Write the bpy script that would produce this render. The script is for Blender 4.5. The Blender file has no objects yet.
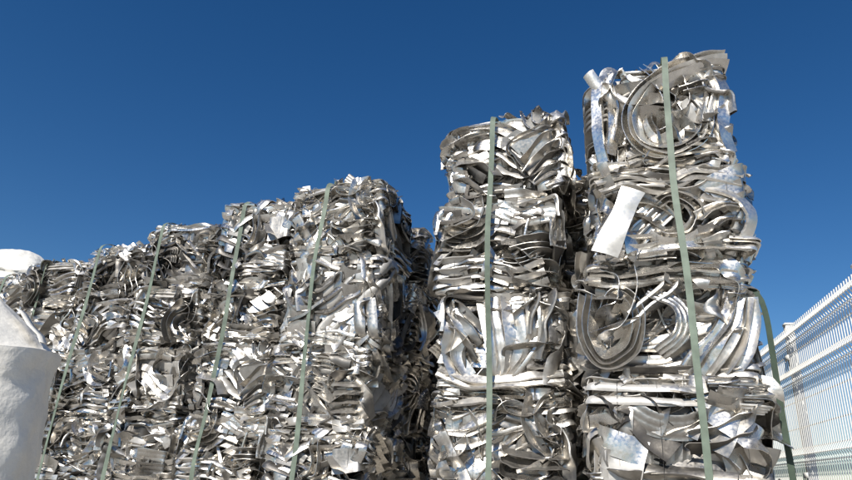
import bpy, math, numpy as np
from mathutils import Vector, Matrix, noise as mnoise

S = bpy.context.scene
COL = S.collection
CAMH = 1.05

# ------------------------------------------------------------------ helpers
def link(ob):
    COL.objects.link(ob); return ob

def mesh_from(name, V, F, mats, tint=None, smooth_angle=None, matidx=None):
    me = bpy.data.meshes.new(name)
    V = np.asarray(V, dtype=np.float32); F = np.asarray(F, dtype=np.int32)
    nf, k = F.shape
    me.vertices.add(len(V)); me.vertices.foreach_set("co", V.ravel())
    me.loops.add(nf * k); me.loops.foreach_set("vertex_index", F.ravel())
    me.polygons.add(nf)
    me.polygons.foreach_set("loop_start", np.arange(0, nf * k, k, dtype=np.int32))
    me.polygons.foreach_set("loop_total", np.full(nf, k, dtype=np.int32))
    if matidx is not None:
        me.polygons.foreach_set("material_index", np.asarray(matidx, dtype=np.int32))
    for m in mats: me.materials.append(m)
    me.update(calc_edges=True)
    if tint is not None:
        at = me.attributes.new("tint", 'FLOAT_COLOR', 'POINT')
        at.data.foreach_set("color", np.asarray(tint, dtype=np.float32).ravel())
    if smooth_angle is not None:
        me.polygons.foreach_set("use_smooth", np.ones(nf, dtype=bool))
        me.set_sharp_from_angle(angle=math.radians(smooth_angle))
    return me

def newmat(name):
    m = bpy.data.materials.new(name); m.use_nodes = True
    nt = m.node_tree
    return m, nt, nt.nodes["Principled BSDF"]

# ------------------------------------------------------------------ materials
def mat_aluminium():
    m, nt, b = newmat("scrap_aluminium")
    N, Lk = nt.nodes.new, nt.links.new
    at = N("ShaderNodeAttribute"); at.attribute_name = "tint"
    sep = N("ShaderNodeSeparateColor"); Lk(at.outputs["Color"], sep.inputs[0])
    tc = N("ShaderNodeTexCoord"); oi = N("ShaderNodeObjectInfo")
    n1 = N("ShaderNodeTexNoise"); n1.inputs["Scale"].default_value = 9; n1.inputs["Detail"].default_value = 5
    Lk(tc.outputs["Object"], n1.inputs["Vector"])
    n2 = N("ShaderNodeTexNoise"); n2.inputs["Scale"].default_value = 45; n2.inputs["Detail"].default_value = 4
    Lk(tc.outputs["Object"], n2.inputs["Vector"])
    r1 = N("ShaderNodeMapRange"); r1.inputs[1].default_value = .35; r1.inputs[2].default_value = .65
    r1.inputs[3].default_value = .74; r1.inputs[4].default_value = 1.0
    Lk(n1.outputs["Fac"], r1.inputs[0])
    ro = N("ShaderNodeMapRange"); ro.inputs[3].default_value = .88; ro.inputs[4].default_value = 1.05
    Lk(oi.outputs["Random"], ro.inputs[0])
    mul0 = N("ShaderNodeMath"); mul0.operation = 'MULTIPLY'
    Lk(ro.outputs[0], mul0.inputs[0]); Lk(r1.outputs[0], mul0.inputs[1])
    mul = N("ShaderNodeMath"); mul.operation = 'MULTIPLY'; mul.use_clamp = True
    Lk(sep.outputs[0], mul.inputs[0]); Lk(mul0.outputs[0], mul.inputs[1])
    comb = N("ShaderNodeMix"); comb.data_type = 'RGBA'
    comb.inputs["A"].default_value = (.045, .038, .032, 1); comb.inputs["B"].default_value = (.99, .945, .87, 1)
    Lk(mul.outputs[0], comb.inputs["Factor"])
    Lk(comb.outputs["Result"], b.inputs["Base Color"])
    Lk(sep.outputs[2], b.inputs["Metallic"])
    r2 = N("ShaderNodeMapRange"); r2.inputs[1].default_value = .3; r2.inputs[2].default_value = .7
    r2.inputs[3].default_value = -.08; r2.inputs[4].default_value = .14
    Lk(n2.outputs["Fac"], r2.inputs[0])
    ad = N("ShaderNodeMath"); ad.operation = 'ADD'; ad.use_clamp = True
    Lk(sep.outputs[1], ad.inputs[0]); Lk(r2.outputs[0], ad.inputs[1])
    Lk(ad.outputs[0], b.inputs["Roughness"])
    bp = N("ShaderNodeBump"); bp.inputs["Strength"].default_value = .25; bp.inputs["Distance"].default_value = .01
    n3 = N("ShaderNodeTexNoise"); n3.inputs["Scale"].default_value = 11; n3.inputs["Detail"].default_value = 3
    Lk(tc.outputs["Object"], n3.inputs["Vector"])
    Lk(n3.outputs["Fac"], bp.inputs["Height"]); Lk(bp.outputs[0], b.inputs["Normal"])
    return m
ALU = mat_aluminium()

def mat_simple(name, col, rough=.6, metal=0, var=.15, scale=8, bump=.0, bscale=40, bdist=.01):
    m, nt, b = newmat(name)
    N, Lk = nt.nodes.new, nt.links.new
    tc = N("ShaderNodeTexCoord")
    n = N("ShaderNodeTexNoise"); n.inputs["Scale"].default_value = scale; n.inputs["Detail"].default_value = 6
    Lk(tc.outputs["Object"], n.inputs["Vector"])
    mx = N("ShaderNodeMix"); mx.data_type = 'RGBA'
    mx.inputs["A"].default_value = (*[c * (1 - var) for c in col], 1)
    mx.inputs["B"].default_value = (*[min(1, c * (1 + var)) for c in col], 1)
    r = N("ShaderNodeMapRange"); r.inputs[1].default_value = .3; r.inputs[2].default_value = .7
    Lk(n.outputs["Fac"], r.inputs[0]); Lk(r.outputs[0], mx.inputs["Factor"])
    Lk(mx.outputs["Result"], b.inputs["Base Color"])
    b.inputs["Roughness"].default_value = rough; b.inputs["Metallic"].default_value = metal
    if bump > 0:
        n2 = N("ShaderNodeTexNoise"); n2.inputs["Scale"].default_value = bscale; n2.inputs["Detail"].default_value = 5
        Lk(tc.outputs["Object"], n2.inputs["Vector"])
        bp = N("ShaderNodeBump"); bp.inputs["Strength"].default_value = bump; bp.inputs["Distance"].default_value = bdist
        Lk(n2.outputs["Fac"], bp.inputs["Height"]); Lk(bp.outputs[0], b.inputs["Normal"])
    return m
STRAP = mat_simple("green_polyester_strap", (.17, .21, .16), .6, 0, .28, 9, .3, 200, .002)
STRAP2 = mat_simple("dark_green_strap", (.05, .075, .05), .7, 0, .2, 14, .3, 200, .002)
FENCEM = mat_simple("white_powder_coat", (.82, .81, .77), .45, 0, .05, 5)
BAGM = mat_simple("woven_polypropylene", (.82, .78, .70), .75, 0, .06, 4, .7, 7, .035)
GROUNDM = mat_simple("yard_concrete", (.36, .335, .295), .9, 0, .2, 1.2, .4, 30, .01)

# ------------------------------------------------------------------ ribbons
def sm(rng, s, wl, k=4):
    out = np.zeros_like(s)
    for _ in range(k):
        out += np.sin(2 * np.pi * s / (wl * rng.uniform(.6, 1.7)) + rng.uniform(0, 6.28)) * rng.uniform(.4, 1)
    return out / k * 1.6

def blur(A, it=2):
    for _ in range(it):
        B = A.copy(); B[1:-1] = (A[:-2] + 2 * A[1:-1] + A[2:]) / 4; A = B
    return A

def outline(mid, t):
    mid = np.asarray(mid, float)
    d = np.gradient(mid, axis=0); d /= np.linalg.norm(d, axis=1)[:, None] + 1e-9
    n = np.stack([-d[:, 1], d[:, 0]], 1)
    return np.vstack([mid + n * t / 2, (mid - n * t / 2)[::-1]])

def section(rng, w, kind=None):
    t = .005
    k = kind or rng.choice(['flat', 'flat', 'C', 'C', 'Z', 'tube', 'tube', 'wave', 'ribs', 'curl'])
    if w > .085 and k not in ('wave', 'flat', 'ribs'): k = rng.choice(['wave', 'flat', 'ribs'])
    if k == 'flat':
        x = np.linspace(-1, 1, 5); c = rng.uniform(-.2, .2)
        mid = np.stack([x * w, c * w * (1 - x ** 2)], 1)
    elif k == 'C':
        h = min(w * rng.uniform(.3, .7), .03)
        mid = np.array([(-w, -h), (-w, -h * .5), (-w, 0), (-w * .4, 0), (w * .4, 0), (w, 0), (w, -h * .5), (w, -h)])
    elif k == 'Z':
        h = min(w * .5, .025)
        mid = np.array([(-w, h), (-w, 0), (-w * .4, 0), (w * .3, -.02 * w), (w * .95, 0), (w, -h)])
    elif k == 'tube':
        a = np.linspace(0, 2 * np.pi, 13)[:-1]; th = min(rng.uniform(.2, .42), .018 / w)
        ca, sa = np.cos(a), np.sin(a)
        return np.stack([w * np.sign(ca) * abs(ca) ** .5, w * th * np.sign(sa) * abs(sa) ** .5], 1)
    elif k == 'curl':
        a = np.linspace(-.2, rng.uniform(1.6, 2.8), 8)
        mid = np.stack([w * (1 - np.cos(a)) - w, w * .7 * np.sin(a)], 1)
    elif k == 'ribs':
        x = np.linspace(-1, 1, 11); mid = np.stack([x * w, np.where(np.arange(11) % 3 == 1, .006, 0)], 1)
    else:
        x = np.linspace(-1, 1, 9)
        mid = np.stack([x * w, w * .2 * np.sin(x * rng.uniform(2, 5) + rng.uniform(0, 6))], 1)
    return outline(mid, t)

class Acc:
    def __init__(s): s.V = []; s.F = []; s.T = []; s.n = 0
    def add(s, V, F, t):
        s.V.append(V); s.F.append(F + s.n); s.T.append(np.tile(np.array(t, float), (len(V), 1))); s.n += len(V)

def sweep(acc, rng, P, Nr, w, sec, phi, tint, crumple=.004):
    n, m = len(P), len(sec)
    T = np.gradient(P, axis=0); T /= np.linalg.norm(T, axis=1)[:, None] + 1e-9
    B = np.cross(T, Nr); B /= np.linalg.norm(B, axis=1)[:, None] + 1e-9
    N = np.cross(B, T)
    c, s = np.cos(phi)[:, None], np.sin(phi)[:, None]
    B2 = B * c + N * s; N2 = -B * s + N * c
    V = P[:, None, :] + B2[:, None, :] * sec[None, :, 0:1] * w[:, None, None] + N2[:, None, :] * sec[None, :, 1:2] * w[:, None, None]
    if crumple > 0:
        d = np.zeros((n, m))
        for _ in range(4):
            k = rng.normal(0, 17, 3); d += np.sin(V @ k + rng.uniform(0, 6.28))
        kk = np.zeros(n)
        for _ in range(rng.integers(0, 3)):
            kk += rng.choice([-1, 1]) * 1.8 * np.exp(-np.abs(np.arange(n) - rng.integers(0, n)) / 1.5)
        d += kk[:, None]
        V = V + N2[:, None, :] * (d * crumple / 2)[:, :, None]
    i = np.arange(n - 1)[:, None] * m; j = np.arange(m)[None, :]; j2 = (j + 1) % m
    F = np.stack([i + j, i + j2, i + m + j2, i + m + j], -1).reshape(-1, 4)
    acc.add(V.reshape(-1, 3), F, tint)

W0, D0, H0 = 1.10, 1.10, .86

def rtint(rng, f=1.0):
    q = rng.random(); k = .55 + .45 * f  # k darkens deeper ribbons: crevice shade painted into their colour
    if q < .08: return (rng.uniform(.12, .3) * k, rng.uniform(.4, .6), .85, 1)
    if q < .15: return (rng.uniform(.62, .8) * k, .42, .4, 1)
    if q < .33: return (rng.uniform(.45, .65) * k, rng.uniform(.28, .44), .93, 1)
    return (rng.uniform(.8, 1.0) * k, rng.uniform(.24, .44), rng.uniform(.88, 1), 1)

SIDES = {
    'front': (np.array([1., 0, 0]), np.array([0, 0, 1.]), np.array([0, -1., 0]), W0 / 2, H0 / 2, D0 / 2),
    'back': (np.array([-1., 0, 0]), np.array([0, 0, 1.]), np.array([0, 1., 0]), W0 / 2, H0 / 2, D0 / 2),
    'right': (np.array([0, 1., 0]), np.array([0, 0, 1.]), np.array([1., 0, 0]), D0 / 2, H0 / 2, W0 / 2),
    'left': (np.array([0, -1., 0]), np.array([0, 0, 1.]), np.array([-1., 0, 0]), D0 / 2, H0 / 2, W0 / 2),
    'top': (np.array([1., 0, 0]), np.array([0, 1., 0]), np.array([0, 0, 1.]), W0 / 2, D0 / 2, H0 / 2),
    'bottom': (np.array([1., 0, 0]), np.array([0, -1., 0]), np.array([0, 0, -1.]), W0 / 2, D0 / 2, H0 / 2),
}

def to3d(side, a, b, c, over=(0, 0)):
    U, Vv, Nn, A, Bm, C = SIDES[side]
    A = A + over[0]; Bm = Bm + over[1]
    ea = np.maximum(abs(a) - A, 0); eb = np.maximum(abs(b) - Bm, 0)
    a2 = np.clip(a, -A, A); b2 = np.clip(b, -Bm, Bm)
    edge = .015 * np.clip((abs(b2) / Bm - .88) / .12, 0, 1) ** 2
    c2 = np.minimum(c + ea + eb + edge, .5)
    P = a2[:, None] * U + b2[:, None] * Vv + (C - c2)[:, None] * Nn
    wa = np.clip(ea / .03, 0, 1)[:, None]; wb = np.clip(eb / .03, 0, 1)[:, None]
    N = Nn * np.clip(1 - wa - wb, 0.05, 1) + np.sign(a)[:, None] * U * wa + np.sign(b)[:, None] * Vv * wb
    P = blur(P, 3); N = blur(N, 4)
    return P, N / (np.linalg.norm(N, axis=1)[:, None] + 1e-9)

def bundle(acc, rng, side, c0, kind, wr, Lr, b_at=None, f=1.0):
    _, _, _, A, Bm, _ = SIDES[side]
    L = rng.uniform(*Lr); ds = .02; n = max(10, int(L / ds)); s = np.arange(n) * ds
    w = rng.uniform(*wr)
    if kind == 'edge':
        phi0 = rng.choice([-1, 1]) * rng.uniform(.85, 1.4); kap = rng.uniform(1.5, 5) * sm(rng, s, .7); nh = rng.choice([0, 1, 1, 2, 2])
    elif kind == 'mid':
        phi0 = rng.choice([-1, 1]) * rng.uniform(.35, .9); kap = 2.2 * sm(rng, s, .7); nh = rng.choice([0, 1, 1, 2])
    else:
        phi0 = rng.normal(0, .3); kap = .8 * sm(rng, s, .9); nh = 0
    for _ in range(nh):
        s0 = rng.uniform(.12, .88) * L; wd = rng.uniform(.05, .17) + w * (0 if kind == 'edge' else 1)
        kap += rng.choice([-1, 1]) * rng.uniform(1.0, 3.1) / (wd * 1.77) * np.exp(-((s - s0) / wd) ** 2)
    phi = phi0 + (.3 if kind != 'face' else .2) * sm(rng, s, .8)
    lim = .55 / (w * np.abs(np.cos(phi)) + .015)
    kap = np.clip(kap, -lim, lim)
    th0 = rng.normal(0, .4) if rng.random() < .55 else rng.uniform(0, 6.28)
    if b_at is not None: th0 = 0; kap *= .2
    th = np.cumsum(kap) * ds; th = th - (th.mean() if kind != 'edge' else th[0]) + th0
    a = np.cumsum(np.cos(th)) * ds; b = np.cumsum(np.sin(th)) * ds
    a += rng.uniform(-A, A) * .9 - a.mean(); b += (rng.uniform(-Bm, Bm) * .95 if b_at is None else b_at) - b.mean()
    na, nb = -np.sin(th), np.cos(th)
    m = rng.choice([1, 2, 3, 4, 5], p=[.28, .30, .22, .13, .07])
    if kind == 'face': m = min(m, 3)
    if w > .1: m = 1
    gap = (w * 2.0 * abs(math.cos(phi0)) + rng.uniform(.018, .042)) * rng.uniform(.85, 1.1)
    if kind == 'face': gap = w * rng.uniform(1.5, 2.1)
    depth = (.015 if kind == 'edge' else .035) * sm(rng, s, rng.uniform(.35, .8))
    cc = c0 + w * abs(math.sin(phi0)) * .9
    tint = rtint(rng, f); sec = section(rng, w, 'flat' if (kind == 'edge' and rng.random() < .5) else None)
    over = (rng.uniform(-.01, .015), rng.uniform(-.02, .0))
    for i in range(m):
        o = (i - (m - 1) / 2) * gap
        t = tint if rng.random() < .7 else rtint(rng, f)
        i0 = rng.integers(0, max(1, n // 8)); i1 = n - rng.integers(0, max(1, n // 8))
        jn = .006 * sm(rng, s, .4)
        P, N = to3d(side, (a + na * (o + jn))[i0:i1], (b + nb * (o + jn))[i0:i1],
                    (cc + depth + rng.uniform(-.012, .012))[i0:i1], over)
        ww = (1 + .12 * sm(rng, s, .5))[i0:i1]
        sweep(acc, rng, P, N, ww, sec, (phi + rng.normal(0, .06))[i0:i1], t, crumple=rng.uniform(.003, .009))

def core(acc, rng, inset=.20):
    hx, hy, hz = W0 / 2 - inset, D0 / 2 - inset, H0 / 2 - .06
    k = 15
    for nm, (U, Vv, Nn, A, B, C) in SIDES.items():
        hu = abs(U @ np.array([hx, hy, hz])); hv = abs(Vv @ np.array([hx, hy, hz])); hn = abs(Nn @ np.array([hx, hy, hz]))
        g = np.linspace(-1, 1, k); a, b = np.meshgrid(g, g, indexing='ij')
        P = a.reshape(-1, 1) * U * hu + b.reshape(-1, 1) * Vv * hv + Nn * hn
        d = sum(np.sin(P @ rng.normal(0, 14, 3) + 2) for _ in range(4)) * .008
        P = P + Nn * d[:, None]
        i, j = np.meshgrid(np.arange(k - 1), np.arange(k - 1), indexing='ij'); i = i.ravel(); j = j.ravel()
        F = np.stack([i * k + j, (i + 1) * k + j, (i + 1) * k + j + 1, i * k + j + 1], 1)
        acc.add(P, F, (.06, .6, .6, 1))  # near-black core colour paints in the shade of the cavities

def spikes(acc, rng, count=13):
    for _ in range(count):
        side = rng.choice(['front', 'left', 'right', 'top', 'top', 'top', 'top', 'top'])
        _, _, _, A, B, _ = SIDES[side]
        L = rng.uniform(.18, .5); n = int(L / .02) + 4; s = np.linspace(0, L, n)
        th = rng.uniform(0, 6.28) + np.cumsum(rng.normal(0, 1.8) * np.ones(n)) * .02
        a = rng.uniform(-A, A) * .95 + np.cumsum(np.cos(th)) * .02; b = rng.uniform(-B, B) * .95 + np.cumsum(np.sin(th)) * .02
        c = .05 - (s / L) ** 1.5 * rng.uniform(.07, .22 if side == 'top' else .11)
        P, N = to3d(side, a, b, c, (.03, .02))
        w = rng.uniform(.02, .06)
        sweep(acc, rng, P, N, np.ones(n), section(rng, w), rng.uniform(-1.3, 1.3) + .5 * sm(rng, s, .4), rtint(rng), .006)

def wires(acc, rng):
    for x in (-.38, -.12, .15, .4):
        t = np.linspace(0, 2 * np.pi, 60)
        ct, st = np.cos(t), np.sin(t)
        P = np.stack([x + .015 * sm(rng, t, 3), (D0 / 2 + .012) * np.sign(ct) * np.minimum(1, abs(ct) * 1.35), (H0 / 2 + .008) * np.sign(st) * np.minimum(1, abs(st) * 1.35)], 1)
        N = np.tile(np.array([1., 0, 0]), (60, 1))
        a = np.linspace(0, 2 * np.pi, 5)[:-1]
        sweep(acc, rng, P, N, np.ones(60), np.stack([np.cos(a), np.sin(a)], 1) * .0014, np.zeros(60), (.2, .5, .9, 1), 0)

def curve_pts(ctrl, ds=.02):
    C = np.array(ctrl, float); C = np.vstack([2 * C[0] - C[1], C, 2 * C[-1] - C[-2]])
    out = []
    for i in range(1, len(C) - 2):
        k = max(3, int(np.linalg.norm(C[i + 1] - C[i]) / ds))
        for t in np.arange(k) / k:
            out.append(.5 * (2 * C[i] + (C[i + 1] - C[i - 1]) * t + (2 * C[i - 1] - 5 * C[i] + 4 * C[i + 1] - C[i + 2]) * t * t + (3 * C[i] - C[i - 1] - 3 * C[i + 1] + C[i + 2]) * t ** 3))
    out.append(C[-2]); return np.array(out)

def hero_band(acc, rng, ctrl, w, phi, kind='tube', m=1, gap=.04, tint=None, side='front'):
    C = curve_pts(ctrl)
    for i in range(m):
        d = np.gradient(C[:, :2], axis=0); d /= np.linalg.norm(d, axis=1)[:, None]
        s = np.arange(len(C)) * .02
        o = (i - (m - 1) / 2) * gap + .006 * sm(rng, s, .4)
        a = C[:, 0] - d[:, 1] * o; b = C[:, 1] + d[:, 0] * o
        U, Vv, Nn, A, B, Cc = SIDES[side]
        P = a[:, None] * U + b[:, None] * Vv + (Cc - C[:, 2] - .010 * sm(rng, s, .5))[:, None] * Nn
        P = blur(P, 2); N = np.tile(Nn, (len(P), 1))
        sweep(acc, rng, P, N, 1 + .10 * sm(rng, s, .5), section(rng, w, kind), phi + .18 * sm(rng, s, .7), tint or (rng.uniform(.85, 1), rng.uniform(.25, .40), .93, 1), .006)

def heroA_top(acc, rng):
    hero_band(acc, rng, [(.60, .42, .02), (.42, .40, -.02), (.16, .33, -.04), (-.08, .20, -.04), (-.22, .02, -.03), (-.22, -.18, -.02), (-.08, -.31, -.02), (.14, -.32, -.02), (.30, -.20, -.01), (.34, .0, .0), (.26, .12, .03)], .06, .9, 'flat', 3, .042)
    hero_band(acc, rng, [(-.30, -.36, 0), (-.14, -.33, 0), (.1, -.38, 0), (.4, -.34, .0), (.52, -.40, .02)], .035, .5, 'C', 2, .06)
    hero_band(acc, rng, [(-.50, -.38, .0), (-.53, -.1, -.01), (-.52, .2, -.01), (-.47, .38, .0), (-.40, .34, .02), (-.38, .05, .03), (-.42, -.3, .03)], .045, .45, 'C', 1)
    hero_band(acc, rng, [(-.08, .46, .02), (.02, .30, -.01), (.10, .05, -.02), (.08, -.15, -.01), (-.04, -.20, .01), (-.12, -.05, .02), (-.06, .2, .04)], .05, .9, 'flat', 2, .04)
    hero_band(acc, rng, [(.50, .36, .0), (.53, .1, -.03), (.48, -.2, -.03), (.53, -.38, .0)], .05, .4, 'C', 1)
    hero_band(acc, rng, [(.36, .34, -.01), (.44, .14, -.03), (.38, -.1, -.02), (.44, -.3, .0)], .035, .7, 'C', 2, .05)
    hero_band(acc, rng, [(-.36, .36, .03), (-.30, .1, .03), (-.36, -.2, .03)], .05, .9, 'C', 1)
    hero_band(acc, rng, [(-.45, .25, .06), (-.44, .42, .05), (-.38, .50, .06), (-.30, .46, .08)], .05, .6, 'flat', 1)
    hero_band(acc, rng, [(-.1, .30, .1), (-.04, .45, .06), (.02, .50, .03), (.08, .44, .05)], .04, .8, 'flat', 1)

def heroA_second(acc, rng):
    hero_band(acc, rng, [(-.26, .17, -.07), (-.33, .0, -.08), (-.42, -.22, -.08), (-.50, -.42, -.06)], .09, .1, 'flat', 1, tint=(.95, .42, .6, 1))
    hero_band(acc, rng, [(-.52, .26, 0), (-.3, .32, 0), (-.05, .22, -.01), (.2, .33, 0), (.52, .24, .01)], .04, .7, 'C', 2, .08)
    hero_band(acc, rng, [(-.10, .08, .03), (.0, .12, -.01), (.14, .04, -.02), (.2, -.12, 0), (.1, -.26, .0), (-.06, -.28, .01), (-.14, -.2, .04)], .055, .9, 'flat', 3, .045)
    hero_band(acc, rng, [(.25, .15, 0), (.42, .05, -.01), (.5, -.12, -.01), (.44, -.3, .0)], .045, .6, 'C', 2, .08)
    hero_band(acc, rng, [(-.2, -.38, 0), (.1, -.35, -.01), (.5, -.4, .0)], .035, .6, 'C', 1)

def heroA_third(acc, rng):
    for k in range(5):
        hero_band(acc, rng, [(.08 + .07 * k, -.42, .03), (.20 + .07 * k, -.25, -.02), (.36 + .045 * k, -.05, -.04 + .01 * k), (.44 + .03 * k, .16, .0)], .055, .45, 'flat' if k % 2 else 'wave', 1)
    hero_band(acc, rng, [(-.5, .2, 0), (-.52, -.1, -.02), (-.42, -.3, -.01), (-.25, -.2, -.01), (-.2, .05, 0), (-.3, .2, .02), (-.38, .05, .04)], .055, .9, 'flat', 3, .04)
    hero_band(acc, rng, [(-.5, .36, 0), (-.2, .33, -.01), (.1, .38, 0), (.5, .34, 0)], .04, .7, 'C', 2, .08)
    hero_band(acc, rng, [(-.1, .22, 0), (.1, .1, -.02), (.1, -.12, -.02), (-.05, -.25, 0)], .06, .5, 'ribs', 1)

def heroB_third(acc, rng):
    for k in range(6):
        x = -.12 + .1 * k
        hero_band(acc, rng, [(x - .05, .40, .02), (x - .02, .2, -.03), (x + .05 - .02 * k, -.05, -.05 + .01 * k), (x + .1 - .06 * k, -.3, .0), (x + .02 - .07 * k, -.4, .03)], .065, .35 + .1 * (k % 3), 'wave' if k % 2 else 'flat', 1)
    hero_band(acc, rng, [(-.52, .3, 0), (-.4, .1, -.02), (-.42, -.15, -.02), (-.3, -.35, 0)], .06, .5, 'flat', 2, .09)
    hero_band(acc, rng, [(-.54, -.28, 0), (-.25, -.38, -.03), (.1, -.36, -.04), (.5, -.30, -.02)], .035, .6, 'C', 2, .05)

def make_bale(seed, hero=None, big=1.0, dens=1.0):
    rng = np.random.default_rng(seed); acc = Acc()
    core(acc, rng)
    plan = {'front': 35, 'right': 28, 'left': 20, 'back': 9, 'top': 15, 'bottom': 5}
    for side, nb in plan.items():
        nb = int(nb * dens / big ** .7)
        for i in range(nb):
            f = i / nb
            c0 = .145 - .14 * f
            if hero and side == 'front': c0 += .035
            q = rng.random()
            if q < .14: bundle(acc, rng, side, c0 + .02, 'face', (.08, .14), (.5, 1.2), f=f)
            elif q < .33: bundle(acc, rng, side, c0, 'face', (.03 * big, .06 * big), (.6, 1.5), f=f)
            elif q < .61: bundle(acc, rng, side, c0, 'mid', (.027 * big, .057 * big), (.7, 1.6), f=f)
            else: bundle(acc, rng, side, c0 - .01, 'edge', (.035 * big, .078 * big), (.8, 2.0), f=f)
        if side in ('front', 'right', 'left'):
            for sg in (-1, 1):
                for _ in range(2):
                    bundle(acc, rng, side, .0, 'mid', (.025, .04), (.6, 1.2), b_at=sg * (H0 / 2 - rng.uniform(.04, .08)))
    spikes(acc, rng); wires(acc, rng)
    if hero: hero(acc, rng)
    V = np.vstack(acc.V); F = np.vstack(acc.F); T = np.vstack(acc.T)
    return mesh_from("crushed_bale_%d" % seed, V, F, [ALU], T, 38)

BALES = [make_bale(700 + i, big=(1.75 if i % 2 == 0 else 1.4)) for i in range(16)]
HERO = {(0, 4): make_bale(301, heroA_top, 1.5, .75), (0, 3): make_bale(302, heroA_second, 1.5, .85),
        (0, 2): make_bale(303, heroA_third, 1.5, .85), (1, 2): make_bale(304, heroB_third, 1.5, .85)}

# ------------------------------------------------------------------ stacks
YAW = math.radians(-18)
tx, ty = math.cos(YAW), math.sin(YAW)
dx_, dy_ = -ty, tx
rs = np.random.default_rng(5)
STACKS = [
    (( 1.27, 4.43), [0, .90, 1.755, 2.64, 3.42, 4.40], .60, 2),
    (( 0.14, 5.37), [0, .88, 1.75, 2.61, 3.52, 4.37], .45, 3),
    ((-1.53, 6.45), [0, .72, 1.43, 2.22, 3.22, 4.08], .40, 3),
    ((-2.67, 7.40), [0, .80, 1.62, 2.42, 3.22, 4.22], .35, 2),
    ((-3.87, 8.00), [0, .82, 1.60, 2.45, 3.20, 4.12], .30, 2),
    ((-5.02, 8.70), [0, .78, 1.60, 2.40, 3.20, 4.00], .30, 2),
    ((-6.17, 9.25), [0, .80, 1.62, 2.40, 3.12, 3.85], .4, 2),
    ((-7.30, 9.95), [0, .80, 1.58, 2.40, 3.12, 3.80], .5, 2),
    ((-8.45, 10.6), [0, .80, 1.58, 2.40, 3.15, 3.85], .5, 2),
]
vi = 0
def place(mesh, cx, cy, z0, z1, flip, w=1.0, roll=0, yj=3.5, zs=.95):
    ob = bpy.data.objects.new("aluminium_scrap_bale", mesh)
    j = rs.uniform(-1, 1, 6)
    ob.location = (cx + j[0] * .05, cy + j[1] * .06, (z0 + z1) / 2)
    fx = -1 if flip & 1 else 1
    sc = .99 + .02 * j[5]
    ob.scale = (fx * sc * w, sc, (z1 - z0) / H0 * zs)
    ob.rotation_euler = (math.radians(j[2] * 1.0), math.radians(j[3] * 1.2 - roll), YAW + math.radians(j[4] * yj))
    return link(ob)

for si, ((lx, ly), zs, sf, nd) in enumerate(STACKS):
    for depth in range(nd):
        for li in range(len(zs) - 1):
            cx = lx + tx * W0 / 2 + dx_ * (D0 / 2 + depth * (D0 + .06))
            cy = ly + ty * W0 / 2 + dy_ * (D0 / 2 + depth * (D0 + .06))
            w = .96; roll = 0; z1 = zs[li + 1]
            if si == 0:
                o = -.025 * (4 - li) + .02; cx += tx * o; cy += ty * o; w = 1.04 if li < 4 else .97
                if li == 4: roll = 1.5
            if si == 1: w = 1.02
            if si == 1 and li == 4 and depth == 0: roll = 5
            if si == 2 and li == 4 and depth == 0: roll = 1.5
            if depth and li == len(zs) - 2: z1 -= rs.uniform(.0, .18)
            mi = (vi * 5 + si * 3 + li) % len(BALES); vi += 1
            hm = HERO.get((si, li)) if depth == 0 else None
            place(hm or BALES[mi], cx, cy, zs[li], z1, 0 if hm else vi % 2, w, roll)
for (bx, by, zz) in ((1.16, 6.05, [0, .85, 1.7, 2.5, 3.3, 4.1]), (.42, 8.1, [0, .85, 1.7, 2.5, 3.3])):
    for li in range(len(zz) - 1):
        cx = bx + tx * W0 / 2 + dx_ * D0 / 2; cy = by + ty * W0 / 2 + dy_ * D0 / 2
        vi += 1; place(BALES[(vi * 3) % len(BALES)], cx, cy, zz[li], zz[li + 1], vi % 2)

# ------------------------------------------------------------------ straps
def strap(name, pts, wdir, width, mat, twist=0):
    pts = [Vector(p) for p in pts]
    out = []
    for a, b in zip(pts[:-1], pts[1:]):
        k = max(2, int((b - a).length / .06))
        for i in range(k): out.append(a.lerp(b, i / k))
    out.append(pts[-1])
    P = np.array([tuple(p) for p in out]); P = blur(P, 2); n = len(P)
    s = np.arange(n) * .06
    rng = np.random.default_rng(int(abs(P[0, 0] * 1000)) + 3)
    T = np.gradient(P, axis=0); T /= np.linalg.norm(T, axis=1)[:, None]
    Wd = np.tile(np.array(wdir, float), (n, 1)); Wd -= T * (Wd * T).sum(1)[:, None]; Wd /= np.linalg.norm(Wd, axis=1)[:, None]
    Nn = np.cross(T, Wd)
    ph = .45 * sm(rng, s, 2.0) + twist
    c, q = np.cos(ph)[:, None], np.sin(ph)[:, None]
    B = Wd * c + Nn * q; N2 = -Wd * q + Nn * c
    P = P + Wd * (.016 * sm(rng, s, 1.6))[:, None]
    h = width / 2; t = .0015
    V = np.stack([P - B * h - N2 * t, P + B * h - N2 * t, P + B * h + N2 * t, P - B * h + N2 * t], 1).reshape(-1, 3)
    i = np.arange(n - 1)[:, None] * 4; j = np.arange(4)[None, :]; j2 = (j + 1) % 4
    F = np.stack([i + j, i + j2, i + 4 + j2, i + 4 + j], -1).reshape(-1, 4)
    return link(bpy.data.objects.new(name, mesh_from(name, V, F, [mat], None, 40)))

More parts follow.
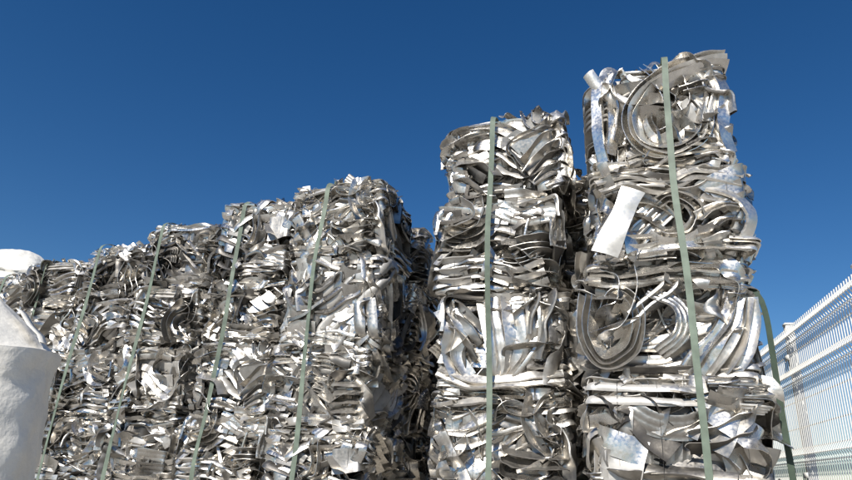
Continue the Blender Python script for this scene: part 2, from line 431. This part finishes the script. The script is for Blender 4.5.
for si, ((lx, ly), zs, sf, nd) in enumerate(STACKS):
    top = zs[-1] + .03
    bx, by = lx + tx * W0 * sf, ly + ty * W0 * sf
    def pt(d, z, side=0): return (bx + dx_ * d + tx * side, by + dy_ * d + ty * side, z)
    o = -.09
    lo = -.07 if si >= 3 else 0
    pts = [pt(o, .03, lo), pt(o - .01, 1.2, lo), pt(o, 2.2, lo * .5 + rs.uniform(-.03, .03)), pt(o - .01, 3.2, rs.uniform(-.03, .03)), pt(o, top - .05), pt(.06, top + .02),
           pt(1.1, top + .01), pt(D0 * 2 + .05, top), pt(D0 * 2 + .14, top - .1), pt(D0 * 2 + .14, .03)]
    strap("lashing_strap", pts, (tx, ty, 0), .048, STRAP, .35 if si in (1, 3) else 0)
lx, ly = STACKS[0][0]
ex, ey = lx + tx * (W0 + .07) + dx_ * .12, ly + ty * (W0 + .07) + dy_ * .12
strap("lashing_strap", [(ex - .12, ey + .1, 2.50), (ex - .03, ey, 2.40), (ex, ey, 2.2), (ex + .01, ey, 1.2), (ex, ey, .02)], (tx, ty, 0), .04, STRAP2)

# ------------------------------------------------------------------ fence
def boxes(name, items, mat):
    V = []; F = []
    q = np.array([(-1, -1, -1), (1, -1, -1), (1, 1, -1), (-1, 1, -1), (-1, -1, 1), (1, -1, 1), (1, 1, 1), (-1, 1, 1)], float)
    f = np.array([(0, 3, 2, 1), (4, 5, 6, 7), (0, 1, 5, 4), (1, 2, 6, 5), (2, 3, 7, 6), (3, 0, 4, 7)])
    for k, (c, h) in enumerate(items):
        V.append(q * np.array(h) + np.array(c)); F.append(f + 8 * k)
    return mesh_from(name, np.vstack(V), np.vstack(F), [mat])
FH = 2.31
fence = link(bpy.data.objects.new("white_mesh_fence", None))
fdir = math.atan2(1.5, .42)
fence.location = (2.64 - .42 / 1.5 * 3.0, .5, 0); fence.rotation_euler = (0, 0, fdir)
U = math.hypot(.42, 1.5) / 1.5
off = (3.0 * U) % (1.5 * U)
post_s = [off + 1.5 * U * k for k in range(0, 12)]
items = []
for s in post_s:
    items.append(((s, 0, FH / 2 + .03), (.035, .03, FH / 2 + .03)))
    items.append(((s, 0, FH + .07), (.04, .034, .009)))
    for z in (.3, 1.2, 2.1): items.append(((s, .05, z), (.05, .006, .02)))
po = bpy.data.objects.new("posts", boxes("posts", items, FENCEM)); po.parent = fence; link(po)
Lf = post_s[-1]
folds = [.15, .75, 1.35, 1.95, 2.25]
def fy(z):
    for fz in folds:
        if abs(z - fz) < .05: return .03 * (1 - abs(z - fz) / .05)
    return 0
zb = sorted(set([.05, FH + .02] + [f + d for f in folds for d in (-.05, 0, .05)]))
zb = [z for z in zb if z <= FH + .021]
Vv = []; Ff = []; k = 0
s = post_s[0]
while s < Lf:
    for z0, z1 in zip(zb[:-1], zb[1:]):
        y0, y1 = .04 + fy(z0), .04 + fy(z1); r = .0036
        for (z, y) in ((z0, y0), (z1, y1)):
            Vv += [(s - r, y - r, z), (s + r, y - r, z), (s + r, y + r, z), (s - r, y + r, z)]
        for a in range(4):
            b = (a + 1) % 4; Ff.append((k + a, k + b, k + 4 + b, k + 4 + a))
        k += 8
    s += .045
me = mesh_from("vertical_wires", Vv, Ff, [FENCEM]); o = bpy.data.objects.new("vertical_wires", me); o.parent = fence; link(o)
items = []
hz = [.05, .35, .55] + [f + d for f in folds for d in (-.05, 0, .05)] + [.95, 1.15, 1.55, 1.75, 2.12]
for z in hz:
    if z > FH: continue
    items.append(((post_s[0] + (Lf - post_s[0]) / 2, .034 + fy(z), z), ((Lf - post_s[0]) / 2, .0038, .0038)))
o = bpy.data.objects.new("horizontal_wires", boxes("horizontal_wires", items, FENCEM)); o.parent = fence; link(o)

# ------------------------------------------------------------------ big bags
def bag_mesh(name, w, hbody, hcone, seed, neck=.16, pw=1.0, spout=True):
    seg = 128
    zz = list(np.linspace(0, hbody, 44)) + list(np.linspace(hbody + .012, hbody + hcone, 22))
    if spout: zz += [hbody + hcone + .05, hbody + hcone + .12]
    V = []
    for z in zz:
        t = z / hbody
        if t <= 1:
            r = w / 2 * (.96 + .10 * math.sin(math.pi * min(1, t) ** .8) - .05 * (1 - min(1, t * 8)) ** 2); e = 3.2
            if t > .955: r *= 1.035
        else:
            u = min(1, (z - hbody) / hcone)
            r = (w / 2 * .92) * max(0, 1 - u) ** pw + (neck * u if spout else .004); e = 3.2 - 1.2 * u
            if z > hbody + hcone: r = neck * (1 if z < hbody + hcone + .1 else 1.2); e = 2.2
        for i in range(seg):
            a = 2 * math.pi * i / seg
            ca, sa = math.cos(a), math.sin(a)
            rr = r / ((abs(ca) ** e + abs(sa) ** e) ** (1 / e))
            p = Vector((ca * rr, sa * rr, z))
            q = p * 3 + Vector((seed * 7.1, 0, 0)); q.z *= .45
            d = mnoise.noise(q) * .04 + mnoise.noise(p * 8 + Vector((seed, 3, 0))) * .012
            d -= .022 * (1 - min(1, 3.5 * abs(mnoise.noise(Vector((p.x * 3 + p.z * 1.2, p.y * 3 - p.z, p.z * 2.2 + seed))))))
            if t > 1: d += .010 * math.sin(a * 14 + 3 * mnoise.noise(p * 2)) * min(1, (t - 1) * 4)
            d *= min(1, rr / .15)
            V.append((p.x + ca * d, p.y + sa * d, z + (mnoise.noise(p * 2.5) * .04 if z > 0 else 0)))
    F = []
    n = len(zz)
    for k in range(n - 1):
        for i in range(seg):
            j = (i + 1) % seg; F.append((k * seg + i, k * seg + j, (k + 1) * seg + j, (k + 1) * seg + i))
    return mesh_from(name, V, F, [BAGM], None, 60)

def strip_mesh(name, P, N, width, mat):
    P = np.array(P, float); n = len(P)
    T = np.gradient(P, axis=0); T /= np.linalg.norm(T, axis=1)[:, None]
    N = np.tile(np.array(N, float), (n, 1)); B = np.cross(T, N); B /= np.linalg.norm(B, axis=1)[:, None]; N = np.cross(B, T)
    h = width / 2; t = .002
    V = np.stack([P - B * h - N * t, P + B * h - N * t, P + B * h + N * t, P - B * h + N * t], 1).reshape(-1, 3)
    i = np.arange(n - 1)[:, None] * 4; j = np.arange(4)[None, :]; j2 = (j + 1) % 4
    F = np.stack([i + j, i + j2, i + 4 + j2, i + 4 + j], -1).reshape(-1, 4)
    return mesh_from(name, V, F, [mat])

def big_bag(loc, w, hb, hc, rot, seed, pw=1.0, loops=True, neck=.16, spout=True):
    e = link(bpy.data.objects.new("bulk_bag", None)); e.location = loc; e.rotation_euler = (0, 0, rot)
    b = bpy.data.objects.new("fabric_body", bag_mesh("fabric_body", w, hb, hc, seed, neck, pw, spout)); b.parent = e; link(b)
    if loops:
        for k, (sx, sy) in enumerate(((1, 1), (1, -1), (-1, 1), (-1, -1))):
            c = w / 2
            P = [(sx * c * x, sy * c * x, z) for x, z in ((.76, hb + .03), (.72, hb + .07), (.62, hb + .12), (.54, hb + .18), (.5, hb + .2))]
            l = bpy.data.objects.new("lifting_loop_%d" % (k + 1), strip_mesh("loop", P, (sx * .7, sy * .7, .5), .05, BAGM)); l.parent = e; link(l)
    return e
big_bag((-2.43, 3.2, 0), 1.02, 1.55, .40, math.radians(35), 1, .9, neck=.08, spout=False)
# bags piled up behind the far end of the row
for z, ww in ((0, 1.9), (1.55, 1.9)):
    big_bag((-8.6, 12.4, z), ww, 1.5, .05, .2, 4 + z, .45, False)
big_bag((-8.55, 12.4, 3.1), 2.0, 1.35, .60, .2, 7.3, .38, False, spout=False)
for z in (0, 1.45, 2.9):
    big_bag((-7.3, 13.2, z), 1.3, 1.36, .5 if z > 2 else .03, .5, 5 + z, .5, False, spout=z < 2)

# ------------------------------------------------------------------ ground
g = 400
me = mesh_from("ground", [(-g, -g, 0), (g, -g, 0), (g, g, 0), (-g, g, 0)], [(0, 1, 2, 3)], [GROUNDM])
link(bpy.data.objects.new("ground", me))

# ------------------------------------------------------------------ light
sv = Vector((-.36, -.76, .70)).normalized()
el = math.asin(sv.z); az = math.atan2(sv.x, sv.y)
sun = bpy.data.lights.new("sun", 'SUN'); sun.energy = 5.0; sun.angle = math.radians(.5); sun.color = (1, .955, .88)
so = link(bpy.data.objects.new("sun", sun)); so.rotation_euler = sv.to_track_quat('Z', 'Y').to_euler()
w = bpy.data.worlds.new("World"); S.world = w; w.use_nodes = True
nt = w.node_tree; bg = nt.nodes["Background"]
sky = nt.nodes.new("ShaderNodeTexSky"); sky.sky_type = 'NISHITA'; sky.sun_disc = False
sky.sun_elevation = el; sky.sun_rotation = az
sky.air_density = 1.0; sky.dust_density = .1; sky.ozone_density = 3.5
hs = nt.nodes.new("ShaderNodeHueSaturation"); hs.inputs["Saturation"].default_value = 1.30; hs.inputs["Hue"].default_value = .505
nt.links.new(sky.outputs[0], hs.inputs["Color"])
nt.links.new(hs.outputs[0], bg.inputs["Color"]); bg.inputs["Strength"].default_value = .09

# ------------------------------------------------------------------ camera
cam = bpy.data.cameras.new("camera"); cam.sensor_width = 36; cam.lens = 26.0; cam.clip_end = 2000
co = link(bpy.data.objects.new("camera", cam))
p = math.radians(21); r = math.radians(3)
fwd = Vector((0, math.cos(p), math.sin(p))); right = Vector((1, 0, 0)); up = Vector((0, -math.sin(p), math.cos(p)))
r2 = right * math.cos(r) + up * math.sin(r); u2 = up * math.cos(r) - right * math.sin(r)
M = Matrix((r2, u2, -fwd)).transposed().to_4x4(); M.translation = Vector((0, 0, CAMH))
co.matrix_world = M
S.camera = co
S.view_settings.view_transform = 'Standard'; S.view_settings.look = 'None'; S.view_settings.exposure = 0
